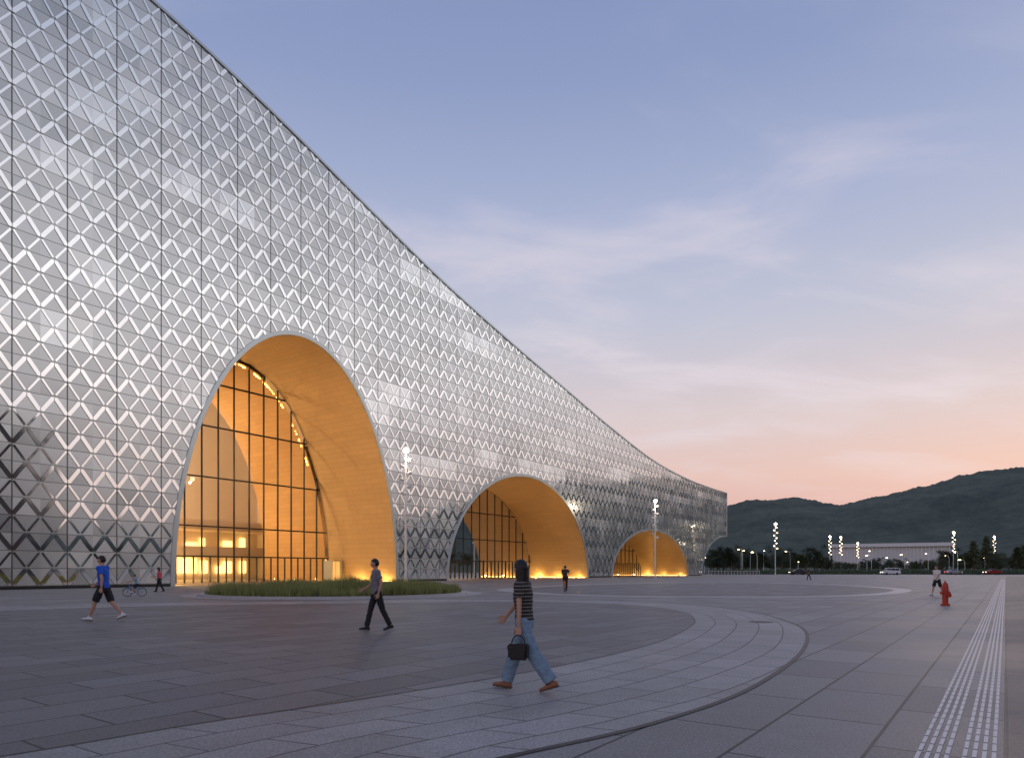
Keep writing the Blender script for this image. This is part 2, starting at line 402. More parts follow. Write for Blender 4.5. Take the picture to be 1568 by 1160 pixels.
for i,u in enumerate(rs):
    vs+=[W(u,58,0),W(u,58,roof(u)*.93)]
    if i: fs.append((2*i-2,2*i-1,2*i+1,2*i))
mesh_ob('back_wall',vs,fs,M_roofm,BLD)
mesh_ob('left_end_wall',[W(U0,0,0),W(U0,58,0),W(U0,58,roof(U0)*.93),W(U0,0,roof(U0))],[(0,1,2,3)],M_roofm,BLD)
mesh_ob('right_end_wall',[W(U1,0,10.5),W(U1,14,10.5),W(U1,14,0),W(U1,58,0),W(U1,58,22.6*.93),W(U1,0,22.6)],[(0,1,2,3,4,5)],M_roofm,BLD)
def vault(name,uc,a,b,n0,n1,m,t0=math.pi,t1=0,steps=64,par=BLD,nseg=1):
    vs=[];uv=[];fs=[];s=0
    for i in range(steps+1):
        t=t0+(t1-t0)*i/steps; p=(uc+a*math.cos(t),b*math.sin(t))
        if i: s+=math.dist(p,pp)
        pp=p
        vs+=[W(p[0],n0,p[1]),W(p[0],n1,p[1])]; uv+=[(n0,s),(n1,s)]
        if i: fs.append((2*i-2,2*i,2*i+1,2*i-1))
    return mesh_ob(name,vs,fs,m,par,True,uv)
vault('corner_arch_soffit',U1,20.5,10.5,0,14,M_white,math.pi,math.pi/2,32)
mesh_ob('corner_back_wall',[W(149.8,14,0),W(U1,14,0),W(U1,14,10.5),W(149.8,14,10.5)],[(0,1,2,3)],M_white,BLD)

def ring_trim(name,uc,a,b,wd,pn,m,t0=math.pi,t1=0,steps=72):
    vs=[];fs=[]
    for i in range(steps+1):
        t=t0+(t1-t0)*i/steps
        nx,nz=math.cos(t)/a,math.sin(t)/b; l=math.hypot(nx,nz); nx/=l;nz/=l
        u,z_=uc+a*math.cos(t),b*math.sin(t)
        vs+=[W(u,.3,z_),W(u,-pn,z_),W(u+nx*wd,-pn,z_+nz*wd),W(u+nx*wd,.0,z_+nz*wd)]
        if i:
            k=4*i
            for j in range(3): fs.append((k-4+j,k+j,k+j+1,k-3+j))
    mesh_ob(name,vs,fs,m,BLD)
def wbox(bm,u0,u1,n0,n1,z0,z1):
    c=[bm.verts.new(W(u,n,z_)) for z_ in (z0,z1) for n in (n0,n1) for u in (u0,u1)]
    for f in ((0,1,5,4),(1,3,7,5),(3,2,6,7),(2,0,4,6),(4,5,7,6),(0,2,3,1)): bm.faces.new([c[i] for i in f])
def plight(name,u,n,z_,e,col=(1,.62,.25),r=.15,par=BLD):
    l=bpy.data.lights.new(name,'POINT'); l.energy=e; l.color=col; l.shadow_soft_size=r
    ob=link(bpy.data.objects.new(name,l),par); ob.location=W(u,n,z_); return ob
def ez(uc,a,b,u):
    v=1-((u-uc)/a)**2
    return b*math.sqrt(v) if v>0 else 0

for k,(uc,a,b) in enumerate(ARCH):
    s=str(k+1)
    ring_trim('arch_trim_'+s,uc,a,b,.40,.10,M_trim)
    vault('arch_soffit_'+s,uc,a-.002,b-.002,.0,12,M_vault)
    n2=(24.8,22,20)[k]
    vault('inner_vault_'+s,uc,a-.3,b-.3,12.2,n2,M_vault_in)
    mesh_ob('hall_floor_'+s,[W(uc-a,0,.012),W(uc+a,0,.012),W(uc+a,45,.012),W(uc-a,45,.012)],[(0,1,2,3)],M_floor,BLD)
    st=48; pl=[(uc+(a-.05)*math.cos(math.pi-math.pi*i/st),(b-.05)*math.sin(math.pi-math.pi*i/st)) for i in range(st+1)]
    mesh_ob('glazing_'+s,[W(u,12,z_) for u,z_ in pl],[tuple(range(st+1))],M_glass,BLD)
    bm=bmesh.new()
    sp_=1.95 if k==0 else 2.2
    nmul=int(2*a/sp_)
    for i in range(nmul+1):
        u=uc+(i-nmul/2)*sp_; h=ez(uc,a,b,u)
        if h>1: wbox(bm,u-.045,u+.045,11.9,12.12,0,h)
    for zz in ((2.9,6.2,11.6,17.2,22) if k==0 else (2.9,6.5,11.0) if k==1 else (2.9,6.0)):
        if zz<b:
            hw=a*math.sqrt(1-(zz/b)**2); wbox(bm,uc-hw,uc+hw,11.88,12.14,zz-.075,zz+.075)
    for i in range(nmul*2):
        u=uc+(i-nmul)*sp_/2
        if abs(u-uc)<a*.96: wbox(bm,u-.03,u+.03,11.86,12.10,0,2.82)
    bm_ob('mullions_'+s,bm,M_blackmetal,BLD)
    bm=bmesh.new()
    for i in range(70):
        t=R(112)-R(76)*i/69
        p=W(uc+(a-.35)*math.cos(t),12.6,(b-.35)*math.sin(t))
        if k==0 and random.random()<.6:
            bbox(bm,p,(.14,.14,random.uniform(.10,.40)))
    if k==0: bm_ob('arch_light_beads_'+s,bm,M_strip_light,BLD)
    else: bm.free()
    pw=(1.0,.66,.42)[k]
    bm=bmesh.new()
    for n in (2,6.2,10.4):
        u=uc+a-.55
        bbox(bm,W(u-.1,n,.07),(.28,.28,.14)); plight('soffit_uplight_%s'%s,u-.35,n,.25,(90,110,220)[int(n//4)]*pw,(1,.64,.22),.06)
    for n in (4,9.8):  # unseen fill lamps and their boxes, added by the left jamb to light the soffit
        u=uc-a+.9
        bbox(bm,W(u,n,.09),(.5,.5,.18)); plight('soffit_fill_light_%s'%s,u+.1,n,.5,(1250 if n<5 else 2200)*pw,(1,.66,.28),.2)
    bm_ob('uplight_fixtures_'+s,bm,M_blackmetal,BLD)
    bm=bmesh.new(); wbox(bm,uc+a-.35,uc+a-.22,.4,11.8,.02,.12); bm_ob('soffit_base_light_'+s,bm,M_strip_light,BLD)
    nb=(40,30,27)[k]; hr=b+3
    bm=bmesh.new()
    x0,x1=(uc-a-6,uc+a+9) 
    wbox(bm,x0,x1,nb,nb+.4,0,hr); wbox(bm,x1,x1+.4,n2,nb,0,hr); wbox(bm,x0-.4,x0,n2,nb,0,hr); wbox(bm,x0,x1,n2,nb,hr,hr+.4)
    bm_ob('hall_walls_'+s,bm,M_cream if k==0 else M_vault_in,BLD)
    vs=[];fs=[]
    for i in range(49):
        t=math.pi-math.pi*i/48
        u,z_=uc+(a-.3)*math.cos(t),(b-.3)*math.sin(t)
        vs+=[W(u,n2,z_),W(u,n2,hr)]
        if i: fs.append((2*i-2,2*i-1,2*i+1,2*i))
    mesh_ob('hall_front_wall_'+s,vs,fs,M_cream,BLD)
    bm=bmesh.new()
    for zz in ((3.4,7.2) if k==0 else (3.4,)):
        wbox(bm,x0,x1,nb-6,nb-.01,zz,zz+.4); wbox(bm,x0,x1,nb-6.1,nb-6.02,zz+.4,zz+1.4)
    bm_ob('galleries_'+s,bm,M_cream,BLD)
    bm=bmesh.new()
    random.seed(k+3)
    for i in range(26):
        u=x0+1+random.random()*(x1-x0-2)
        for zz in (.6,3.9):
            if random.random()<.6: wbox(bm,u,u+random.uniform(.5,1.8),nb-.5,nb-.3,zz+.3,zz+random.uniform(1.2,2.6))
    bm_ob('lit_displays_'+s,bm,M_shelfglow,BLD)
    e=(1.0,.5,.35)[k]
    for u,n,zz,p in ((uc,nb-8,2.6,1300),(uc,nb-3,5.8,1000),(uc-2,nb-7,b*.62,5200),(uc-a*.45,16,1.2,480),(uc-a*.3,19,b*.5,330)):
        plight('hall_light_'+s,u,n,zz,p*e,(1,.74,.46) if zz>5 else (1,.64,.28),.25)
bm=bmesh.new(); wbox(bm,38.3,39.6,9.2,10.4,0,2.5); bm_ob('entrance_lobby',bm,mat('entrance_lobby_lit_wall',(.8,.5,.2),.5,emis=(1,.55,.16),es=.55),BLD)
bm=bmesh.new(); wbox(bm,38.1,38.29,9.0,10.5,0,2.6); wbox(bm,39.61,39.8,9.0,10.5,0,2.6); wbox(bm,38.29,39.61,9.0,10.5,2.51,2.62); wbox(bm,38.9,38.96,9.15,9.19,0,2.5); bm_ob('entrance_lobby_frame',bm,M_trim,BLD)
bm=bmesh.new()
edges=[(U0,ARCH[0][0]-ARCH[0][1]-.5)]
for i in range(2): edges.append((ARCH[i][0]+ARCH[i][1]+.5,ARCH[i+1][0]-ARCH[i+1][1]-.5))
edges.append((ARCH[2][0]+ARCH[2][1]+.5,149.0))
for x0,x1 in edges: wbox(bm,x0,x1,-.18,-.002,0,.22)
bm_ob('plinth',bm,M_blackmetal,BLD)
bm=bmesh.new(); wbox(bm,U1-.25,U1+.02,-.12,.2,10.4,22.7); bm_ob('corner_trim',bm,M_trim,BLD)
ring_trim('corner_arch_trim',U1,20.5,10.5,.40,.10,M_trim,math.pi,math.pi/2,32)
vs=[];fs=[]
for i,u in enumerate(rs):
    h=roof(u); vs+=[W(u,.5,h+.14),W(u,-.14,h+.14),W(u,-.14,h-.12),W(u,-.002,h-.12)]
    if i:
        k=4*i
        for j in range(3): fs.append((k-4+j,k+j,k+j+1,k-3+j))
mesh_ob('roof_edge_trim',vs,fs,M_trim,BLD)
# polished strips: triangulated lattice of straight bars with open joints -----
def clip(P,f):
    out=[]
    for i in range(len(P)):
        a=P[i];b=P[(i+1)%len(P)];fa=f(a);fb=f(b)
        if fa>=0: out.append(a)
        if (fa>=0)!=(fb>=0):
            t=fa/(fa-fb); out.append((a[0]+(b[0]-a[0])*t,a[1]+(b[1]-a[1])*t))
    return out
CL=[(uc,a+.41,b+.41) for uc,a,b in ARCH]+[(U1,20.5+.41,10.5+.41)]
hd=3.65/4; u00=.75-3.65*12
vs=[];fs=[]
random.seed(11)
ROWH=1.3
for j in range(48):
    z0=.25+j*ROWH; h=ROWH
    for i in range(int((U1-u00)/hd)+1):
        ua=u00+i*hd; ub=ua+hd
        if ub<U0 or ua>U1: continue
        up=((i+j)%2==0)
        za,zb=(z0,z0+h) if up else (z0+h,z0)
        # alternate rows carry the wide triangle bars, the rows between the slim return bars
        hw=.145 if j%2==0 else .075
        dx,dz_=ub-ua,zb-za; Ln=math.hypot(dx,dz_); tx_,tz_=dx/Ln,dz_/Ln; nx0,nz0=-tz_,tx_
        g=.03 if j%2==0 else .10
        A=(ua+dx*g,za+dz_*g); B=(ub-dx*g,zb-dz_*g)
        P=[(A[0]-nx0*hw,A[1]-nz0*hw),(B[0]-nx0*hw,B[1]-nz0*hw),(B[0]+nx0*hw,B[1]+nz0*hw),(A[0]+nx0*hw,A[1]+nz0*hw)]
        P=clip(P,lambda p:p[1]-(z0+.045)); P=clip(P,lambda p:(z0+h-.045)-p[1])
        P=clip(P,lambda p:p[0]-(ua+.02)); P=clip(P,lambda p:(ub-.02)-p[0])
        P=clip(P,lambda p:(U1-.26)-p[0])
        if len(P)<3: continue
        c=((A[0]+B[0])/2,(A[1]+B[1])/2)
        rl=roof(c[0])-.14; rsn=(roof(c[0]+1)-roof(c[0]-1))/2
        P=clip(P,lambda p:rl+rsn*(p[0]-c[0])-p[1])
        for uc,a,b in CL:
            if len(P)<3: break
            if any(((p[0]-uc)/a)**2+(p[1]/b)**2<1 for p in P):
                an=math.atan2(c[1]/b,(c[0]-uc)/a); tu,tz=uc+a*math.cos(an),b*math.sin(an)
                nx,nz_=math.cos(an)/a,math.sin(an)/b
                P=clip(P,lambda p:(p[0]-tu)*nx+(p[1]-tz)*nz_)
        if len(P)<3: continue
        cl=noise.noise(Vector((math.floor((ua-.75)/3.65)*.35,math.floor(z0/2.6)*.9,5)))
        tx=random.gauss(0,.0025)+.008*cl; tz=random.gauss(0,.0025)-.012*max(0,cl)
        k=len(vs)
        for p in P: vs.append(W(p[0],-.05+(p[0]-c[0])*tx+(p[1]-c[1])*tz,p[1]))
        fs.append(tuple(range(k,k+len(P))))
mesh_ob('polished_lattice_strips',vs,fs,M_strip,BLD)

# ------------------------------------------------------------------ hills
AZ=[(-40,.05),(0,.07),(17.5,.083),(19.3,.090),(22.2,.0935),(25.4,.0855),(28.4,.096),(31.3,.105),(33.3,.113),(36.9,.117),(45,.122),(52,.130),(60,.132),(68,.105),(75,.070),(90,.062),(110,.060),(150,.05)]
def az_h(a):
    for i in range(len(AZ)-1):
        if a<=AZ[i+1][0]:
            t=(a-AZ[i][0])/(AZ[i+1][0]-AZ[i][0]); t=t*t*(3-2*t); return AZ[i][1]*(1-t)+AZ[i+1][1]*t
    return AZ[-1][1]
vs=[];fs=[];na=1300;nr=44
for i in range(na+1):
    az_=-40+190*i/na
    for j in range(nr+1):
        r=620+900*j/nr
        q_=min(1,(r-620)/700); pr=q_*q_*(3-2*q_) if r<=1320 else 1-.5*((r-1320)/300)**2
        x,y=r*math.sin(R(az_)),r*math.cos(R(az_))
        h=az_h(az_)*1320*pr
        rid=1-abs(noise.noise(Vector((x*.006,y*.006,9))))*2.2
        h+= pr*(1-.8*max(0,q_-.6)/.4)*(22*noise.noise(Vector((x*.004,y*.004,1)))+14*rid-9)
        h+=(3.0*noise.noise(Vector((x*.05,y*.05,2)))+4.0*abs(noise.noise(Vector((x*.15,y*.15,4)))))*min(1,pr*3)
        vs.append((x,y,h-.5 if j else -3))
        if i and j:
            k=i*(nr+1)+j; fs.append((k-1-(nr+1),k-1,k,k-(nr+1)))
def hill_mat():
    m,nt,b=new_mat('forested_hillside'); tc=nt.nodes.new('ShaderNodeTexCoord')
    n1=nt.nodes.new('ShaderNodeTexNoise'); n1.inputs['Scale'].default_value=.016; n1.inputs['Detail'].default_value=13; n1.inputs['Roughness'].default_value=.85
    nt.links.new(tc.outputs['Object'],n1.inputs['Vector'])
    rr=nt.nodes.new('ShaderNodeValToRGB'); rr.color_ramp.elements[0].position=.40; rr.color_ramp.elements[0].color=(.012,.024,.018,1); rr.color_ramp.elements[1].position=.64; rr.color_ramp.elements[1].color=(.085,.105,.065,1)
    nt.links.new(n1.outputs['Fac'],rr.inputs['Fac']); nt.links.new(rr.outputs['Color'],b.inputs['Base Color']); b.inputs['Roughness'].default_value=.95
    b.inputs['Specular IOR Level'].default_value=.15
    b.inputs['Emission Color'].default_value=(.34,.42,.54,1); b.inputs['Emission Strength'].default_value=.05  # aerial haze put into the material as a faint blue-grey glow
    return m
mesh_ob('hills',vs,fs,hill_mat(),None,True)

# ------------------------------------------------------------------ trees
M_bark=mat('tree_bark',(.10,.07,.05),.9,var=.3)
M_leafs=[mat('foliage_%d'%i,c,.8,var=.55,scale=1.3) for i,c in enumerate([(.055,.08,.03),(.08,.095,.04),(.045,.065,.035)])]
def tree_mesh(seed,H,kind):
    rnd=random.Random(seed); bm=bmesh.new()
    tube(bm,[(0,0,-.1),(.05,0,H*.3),(.0,.08,H*.6),(0,0,H*.85)],[H*.022,H*.016,H*.010,H*.004],8)
    cl=[]
    nb=9 if kind=='round' else 22
    for i in range(nb):
        t=i/(nb-1); an=i*2.4+rnd.random()
        if kind=='round':
            z0=H*(.28+.4*t); L=H*rnd.uniform(.2,.34)*(1.1-.4*t); dz=H*rnd.uniform(.08,.2)
        else:
            z0=H*(.18+.78*t); L=H*.27*(1.05-t); dz=-H*.02
        e=Vector((math.cos(an)*L,math.sin(an)*L,z0+dz)); tube(bm,[(0,0,z0),(e*.5+Vector((0,0,z0*.5+dz*.1))),e],[H*.008,H*.006,H*.003],5)
        cl.append((e,H*(.11 if kind=='round' else .06))); cl.append((e*.55+Vector((0,0,z0*.45)),H*(.10 if kind=='round' else .05)))
    if kind=='round':
        for _ in range(8): cl.append((Vector((rnd.gauss(0,H*.13),rnd.gauss(0,H*.13),H*rnd.uniform(.5,.93))),H*.10))
    nf0=len(bm.faces)
    for c,r in cl:
        for _ in range(95 if kind=='round' else 60):
            v=Vector((rnd.gauss(0,1),rnd.gauss(0,1),rnd.gauss(0,.75))).normalized()*r*rnd.uniform(.3,1.25)
            p=c+v; s=H*.016*rnd.uniform(.6,1.5)
            a=Vector((rnd.gauss(0,1),rnd.gauss(0,1),rnd.gauss(0,.5))).normalized(); b=a.orthogonal().normalized()
            bm.faces.new([bm.verts.new(p+a*s),bm.verts.new(p+b*s*.7),bm.verts.new(p-a*s),bm.verts.new(p-b*s*.7)])
    bm.faces.ensure_lookup_table()
    for f in bm.faces[nf0:]: f.material_index=1
    me=bpy.data.meshes.new('tree_mesh'); bm.to_mesh(me); bm.free()
    me.materials.append(M_bark); me.materials.append(M_leafs[seed%3]); return me
TM=[tree_mesh(1,8,'round'),tree_mesh(2,9,'round'),tree_mesh(3,7,'round'),tree_mesh(4,11,'conifer')]
random.seed(5)
def put_tree(k,x,y,s=1):
    ob=link(bpy.data.objects.new('conifer_tree' if k==3 else 'broadleaf_tree',TM[k])); ob.location=(x,y,-.02); ob.rotation_euler=(0,0,random.random()*6); ob.scale=(s*random.uniform(.95,1.25),s*random.uniform(.95,1.25),s)
for i in range(280):   # park belt east of the plaza
    D=random.uniform(222,470); sl_=random.uniform(.29,.84)
    s=random.uniform(.75,1.15)*(.8+D/1100)
    if .46<sl_<.63 and D<415: s*=.60
    put_tree(random.choice((0,0,1,1,2)),sl_*D,D,s)
for X,D,s in ((150,222,1.0),(157,226,1.15),(162,219,.8),(145,230,.7),(171,228,.9),(178,220,.75)):
    put_tree(3,X,D,s)
vs=[];fs=[]
for i in range(14000):
    t=random.random(); D=205+12*random.random(); X=62+t*130; p=Vector((X,D,random.uniform(0,1.4+.9*noise.noise(Vector((X*.2,0,0))))))
    a=Vector((random.gauss(0,1),random.gauss(0,1),random.gauss(0,1))).normalized()*.24; b=a.orthogonal().normalized()*.17
    k=len(vs); vs+=[p+a,p+b,p-a,p-b]; fs.append((k,k+1,k+2,k+3))
mesh_ob('hedge',vs,fs,M_leafs[0])
for i in range(34):
    put_tree(random.choice((0,1,2)),150+random.uniform(-10,25),-90+i*8+random.uniform(-2,2),1.2)
M_conc=mat('grey_render_wall',(.08,.078,.075),.8,var=.1,scale=.4)
M_win=mat('dark_window_glass',(.03,.035,.04),.1)
def block(name,x0,x1,y0,y1,H,st=3.4):
    r=root(name,((x0+x1)/2,(y0+y1)/2,0)); hx,hy=(x1-x0)/2,(y1-y0)/2
    bm=bmesh.new(); bbox(bm,(0,0,H/2),(2*hx,2*hy,H)); bbox(bm,(0,0,H+.4),(2*hx+.6,2*hy+.6,.8)); bm_ob('walls',bm,M_conc,r)
    bm=bmesh.new(); zz=1.2
    while zz<H-2:
        yy=-hy+1.5
        while yy<hy-1.5:
            bbox(bm,(-hx-.02,yy+.8,zz+.9),(.1,2.4,2.4)); yy+=3.2
        xx=-hx+1.5
        while xx<hx-1.5:
            bbox(bm,(xx+.8,-hy-.02,zz+.9),(2.4,.1,2.4)); bbox(bm,(xx+.8,hy+.02,zz+.9),(2.4,.1,2.4)); xx+=3.2
        zz+=st
    bm_ob('windows',bm,M_win,r)
block('office_block',62,84,-40,25,31)
r=root('white_pavilion_building',(222,402,0),R(-28))
bm=bmesh.new(); bbox(bm,(0,0,8),(60,18,13)); bm_ob('volume',bm,M_white,r)
bm=bmesh.new(); bbox(bm,(0,0,15.6),(64,22,2.0)); 
for i in range(34): bbox(bm,(-31+i*1.88,-9.5,8.2),(.5,.9,13))
bm_ob('roof_and_fins',bm,M_white,r)

r=root('plaza_railing',(58,178,0),R(20)); bm=bmesh.new()
for i in range(17): bbox(bm,(i*1.0-8,0,.55),(.06,.06,1.1))
bbox(bm,(0,0,1.1),(16.2,.07,.07)); bbox(bm,(0,0,.6),(16.2,.04,.04)); bm_ob('posts_and_rails',bm,M_white,r)

# ------------------------------------------------------------------ lamp posts
def lamp(x,y,rz,near=True,power=60):
    r=root('floodlight_pole',(x,y,0),rz)
    bm=bmesh.new()
    tube(bm,[(0,0,0),(0,0,7),(0,0,13.6)],[.14,.11,.08],12); tube(bm,[(0,0,0),(0,0,.35)],[.24,.20],16,cap=False); bm_ob('pole',bm,M_white,r,True)
    bm=bmesh.new(); bl=bmesh.new()
    for i in range(9):
        zz=7.3+i*.72; sd=(-1 if i%2 else 1)*(.36); yy=(-.2 if i%3==0 else .1)
        bbox(bm,(sd/2,yy/2,zz),(abs(sd),.05,.05))
        rot=Matrix.Rotation(R(25 if sd<0 else -25),3,'Y')@Matrix.Rotation(R(20),3,'X')
        bbox(bm,(sd,yy,zz),(.42,.34,.30),rot,.04)
        c=Vector((sd,yy,zz))+rot@Vector((0,-.18,-.02)); bbox(bl,c,(.30,.03,.20),rot)
    bm_ob('floodlight_heads',bm,M_white,r); bm_ob('floodlight_lenses',bl,M_lampwarm if not near else M_white,r)
    bm=bmesh.new(); bmesh.ops.create_icosphere(bm,subdivisions=2,radius=.30 if near else .34,matrix=Matrix.Translation((0,-.12,13.98))); 
    bm_ob('lit_lamp_globe',bm,M_lampwhite,r)
    if power:
        l=bpy.data.lights.new('lamp_light','POINT'); l.energy=power; l.color=(1,.82,.6); l.shadow_soft_size=.2
        lo=link(bpy.data.objects.new('lamp_light',l),r); lo.location=(0,-.5,13.5)
lamp(-11.2,72,.4,True,400)
lamp(26.2,125,.2,True,400)
for x,y in ((72.5,188),(121,260),(128,266),(164,324),(150,232),(185,262),(93,330)): lamp(x,y,.3,False,0)
def streetlamp(x,y,h=8):
    r=root('street_lamp',(x,y,0),random.random()*3)
    bm=bmesh.new(); tube(bm,[(0,0,0),(0,0,h*.8),(.3,0,h),(1.3,0,h+.1)],[.09,.06,.05,.04],8); bm_ob('post',bm,M_white,r,True)
    bm=bmesh.new(); bbox(bm,(1.5,0,h+.05),(.7,.3,.16),None,.03); bm_ob('lamp_head',bm,M_lampwarm,r)
random.seed(21)
for i in range(18):
    D=random.uniform(212,250); streetlamp(random.uniform(.32,.74)*D,D,random.uniform(4,8))

# ------------------------------------------------------------------ hydrant
M_red=mat('red_hydrant_paint',(.50,.05,.03),.35,var=.1)
h=root('fire_hydrant',(17.45,27.5,0),.3)
bm=bmesh.new()
zax=(Vector((1,0,0)),Vector((0,1,0)))
prof=[(0,.17),(.05,.17),(.06,.11),(.60,.105),(.61,.14),(.66,.14),(.67,.12),(.82,.11),(.92,.08),(.94,.035),(1.0,.035)]
rings(bm,[((0,0,z_),zax[0],zax[1],r_,r_) for z_,r_ in prof],20)
for s in (1,-1): tube(bm,[(0,0,.52),(s*.17,0,.52)],[.055,.055],12,cap=False); tube(bm,[(s*.17,0,.52),(s*.21,0,.52)],[.068,.068],8,cap=False)
tube(bm,[(0,0,.42),(0,-.18,.42)],[.07,.07],12,cap=False); tube(bm,[(0,-.18,.42),(0,-.22,.42)],[.085,.085],8,cap=False)
for i in range(8): tube(bm,[(.14*math.cos(i*.785),.14*math.sin(i*.785),.05),(.14*math.cos(i*.785),.14*math.sin(i*.785),.08)],[.018,.018],6,cap=False)
bmesh.ops.recalc_face_normals(bm,faces=bm.faces); bm_ob('hydrant_body',bm,M_red,h)

# ------------------------------------------------------------------ people
M_skin=mat('skin',(.48,.27,.18),.5,var=.06,scale=8)
M_hair=mat('black_hair',(.012,.010,.010),.45,var=.3,scale=30,bump=.4)
M_eye=mat('eye_white',(.7,.7,.7),.3); M_iris=mat('eye_iris',(.02,.012,.01),.2); M_lip=mat('lips',(.35,.12,.10),.4)
def cloth(name,c,var=.15,scale=9): return mat(name,c,.85,var=var,scale=scale,bump=.35)
def striped(name):
    m,nt,b=new_mat(name); tc=nt.nodes.new('ShaderNodeTexCoord'); s=nt.nodes.new('ShaderNodeSeparateXYZ'); nt.links.new(tc.outputs['Object'],s.inputs[0])
    f=math_node(nt,'FRACT',math_node(nt,'DIVIDE',s.outputs['Z'],.045)); g=math_node(nt,'GREATER_THAN',f,.72)
    mx=nt.nodes.new('ShaderNodeMix'); mx.data_type='RGBA'; mx.inputs['A'].default_value=(.022,.02,.02,1); mx.inputs['B'].default_value=(.22,.19,.15,1)
    nt.links.new(g,mx.inputs['Factor']); nt.links.new(mx.outputs['Result'],b.inputs['Base Color']); b.inputs['Roughness'].default_value=.85; return m
AX,AY,AZv=Vector((1,0,0)),Vector((0,1,0)),Vector((0,0,1))
def wrinkle(ob,amp,sc=9):
    me=ob.data
    ns=[v.normal.copy() for v in me.vertices]
    for v,n in zip(me.vertices,ns):
        c=v.co; v.co=c+n*(amp*(noise.noise(Vector((c.x*sc,c.y*sc,c.z*sc*2.2)))+.5*noise.noise(Vector((c.x*sc*2.3,c.y*sc*2.3,c.z*sc*4+7)))))
def figure(name,loc,heading,height,pose,top,bottom,shoe,long_pants=True,female=False,detail=True,lean=0,lift=None,long_hair=False,sleeve=.62,flare=1.0,head_turn=0):
    r=root(name,(loc[0],loc[1],0),R(heading),height/1.72)
    vx=.013 if detail else .02
    hipz=.92
    legs={}
    for s,(a,k,fp) in (('L',pose['L']),('R',pose['R'])):
        y=.09 if s=='L' else -.09
        hp=Vector((0,y,hipz)); kn=hp+Vector((math.sin(R(a)),0,-math.cos(R(a))))*.43; an=kn+Vector((math.sin(R(a-k)),0,-math.cos(R(a-k))))*.41
        legs[s]=[hp,kn,an,fp]
    low=9
    for s,(hp,kn,an,fp) in legs.items():
        f=R(fp); fd=Vector((math.cos(f),0,math.sin(f))); un=Vector((-math.sin(f),0,math.cos(f))); base=an-un*.045
        low=min(low,(base+fd*.18-un*.037).z,(base-fd*.08-un*.037).z)
    dz=-low+.003 if lift is None else lift
    hold=bpy.data.objects.new('figure_body',None); link(hold,r); hold.location=(0,0,dz)
    LM=Matrix.Translation((0,0,hipz))@Matrix.Rotation(R(lean),4,'Y')@Matrix.Translation((0,0,-hipz))
    def U(p): return LM@Vector(p)
    LA=(LM.to_3x3()@AX)
    wf=.90 if female else 1.0
    arms={}
    for s,(b,f,ab) in (('L',pose['aL']),('R',pose['aR'])):
        sg=1 if s=='L' else -1
        sh=U((0,sg*.178*wf,1.405))
        def dr(an,o): return Vector((math.sin(R(an)),sg*math.sin(R(o)),-math.cos(R(an)))).normalized()
        el=sh+dr(b,ab)*.285; wr=el+dr(b+f,ab*.3)*.245; arms[s]=[sh,el,wr,dr(b+f,ab*.3),sg]
    bm=bmesh.new()
    T=[(.84,.13,.10),(.92,.155*(1.04 if female else 1),.108),(1.04,.128*wf,.092),(1.16,.138*wf,.102),(1.29,.155*wf,.108),(1.38,.150*wf,.09),(1.43,.10,.07),(1.47,.058,.056),(1.56,.05,.052)]
    rings(bm,[(U((.012 if z_>1.45 else 0,0,z_)),AY,LA,a,b) for z_,a,b in T],18)
    for s,(hp,kn,an,fp) in legs.items():
        tube(bm,[hp,hp.lerp(kn,.5),kn,kn.lerp(an,.35)+Vector((-.012,0,0)),kn.lerp(an,.75),an],[.085*wf,.070*wf,.050,.053,.038,.033],12)
    for s,(sh,el,wr,dd,sg) in arms.items():
        tube(bm,[sh,sh.lerp(el,.5),el,el.lerp(wr,.4),wr],[.052*wf,.044*wf,.036*wf,.036*wf,.024],12)
    remesh(bm,'body',M_skin,hold,vx)
    for s,(sh,el,wr,dd,sg) in arms.items():
        bm=bmesh.new()
        pn=Vector((0,-sg,0)); pn=(pn-dd*pn.dot(dd)).normalized(); wd=dd.cross(pn)
        if wd.x<0: wd=-wd
        tube(bm,[wr-dd*.02,wr+dd*.025,wr+dd*.06,wr+dd*.088],[.022,.034,.040,.038],12,.42,A=wd)
        for i,(L,o) in enumerate(((.066,.029),(.076,.010),(.070,-.010),(.054,-.028))):
            c=(.30+.1*i)*(2.2 if pose.get('grip')==s else 1)
            p=wr+dd*.082+wd*o; pts=[p-dd*.02,p]; ang=0
            for seg,fr in enumerate((.45,.32,.23)):
                ang+=c; q2=pts[-1]+(dd*math.cos(ang)+pn*math.sin(ang)+wd*o*.6).normalized()*L*fr; pts.append(q2)
            tube(bm,pts,[.0095,.0095,.0088,.0082,.0072],8)
        p=wr+dd*.028+wd*.026
        tube(bm,[p,p+(dd*.55+wd*.7+pn*.2)*.032,p+(dd*.8+wd*.75+pn*.4)*.052,p+(dd*1.15+wd*.65+pn*.55)*.066],[.013,.012,.0105,.0085],8)
        if detail: remesh(bm,'hand_'+s,M_skin,hold,.005,1)
        else: bm_ob('hand_'+s,bm,M_skin,hold,True)
    hc=U((.022,0,1.605)); HR=LM.to_3x3()@Matrix.Rotation(R(head_turn),3,'Z')@Matrix.Rotation(R(-lean*.7),3,'Y')
    HM=Matrix.Translation(hc)@HR.to_4x4()
    def head_shape(v,infl=0):
        x,y,z_=v
        X=x*(.093+infl); Y=y*(.073+infl); Z=z_*(.112+infl)
        if z_<0: 
            k=1+z_*.30; Y*=k; X=X*(1+z_*.22)+(-z_)*.012
        return Vector((X,Y,Z))
    bm=bmesh.new(); bmesh.ops.create_uvsphere(bm,u_segments=24,v_segments=18,radius=1)
    for v in bm.verts: v.co=HM@head_shape(v.co)
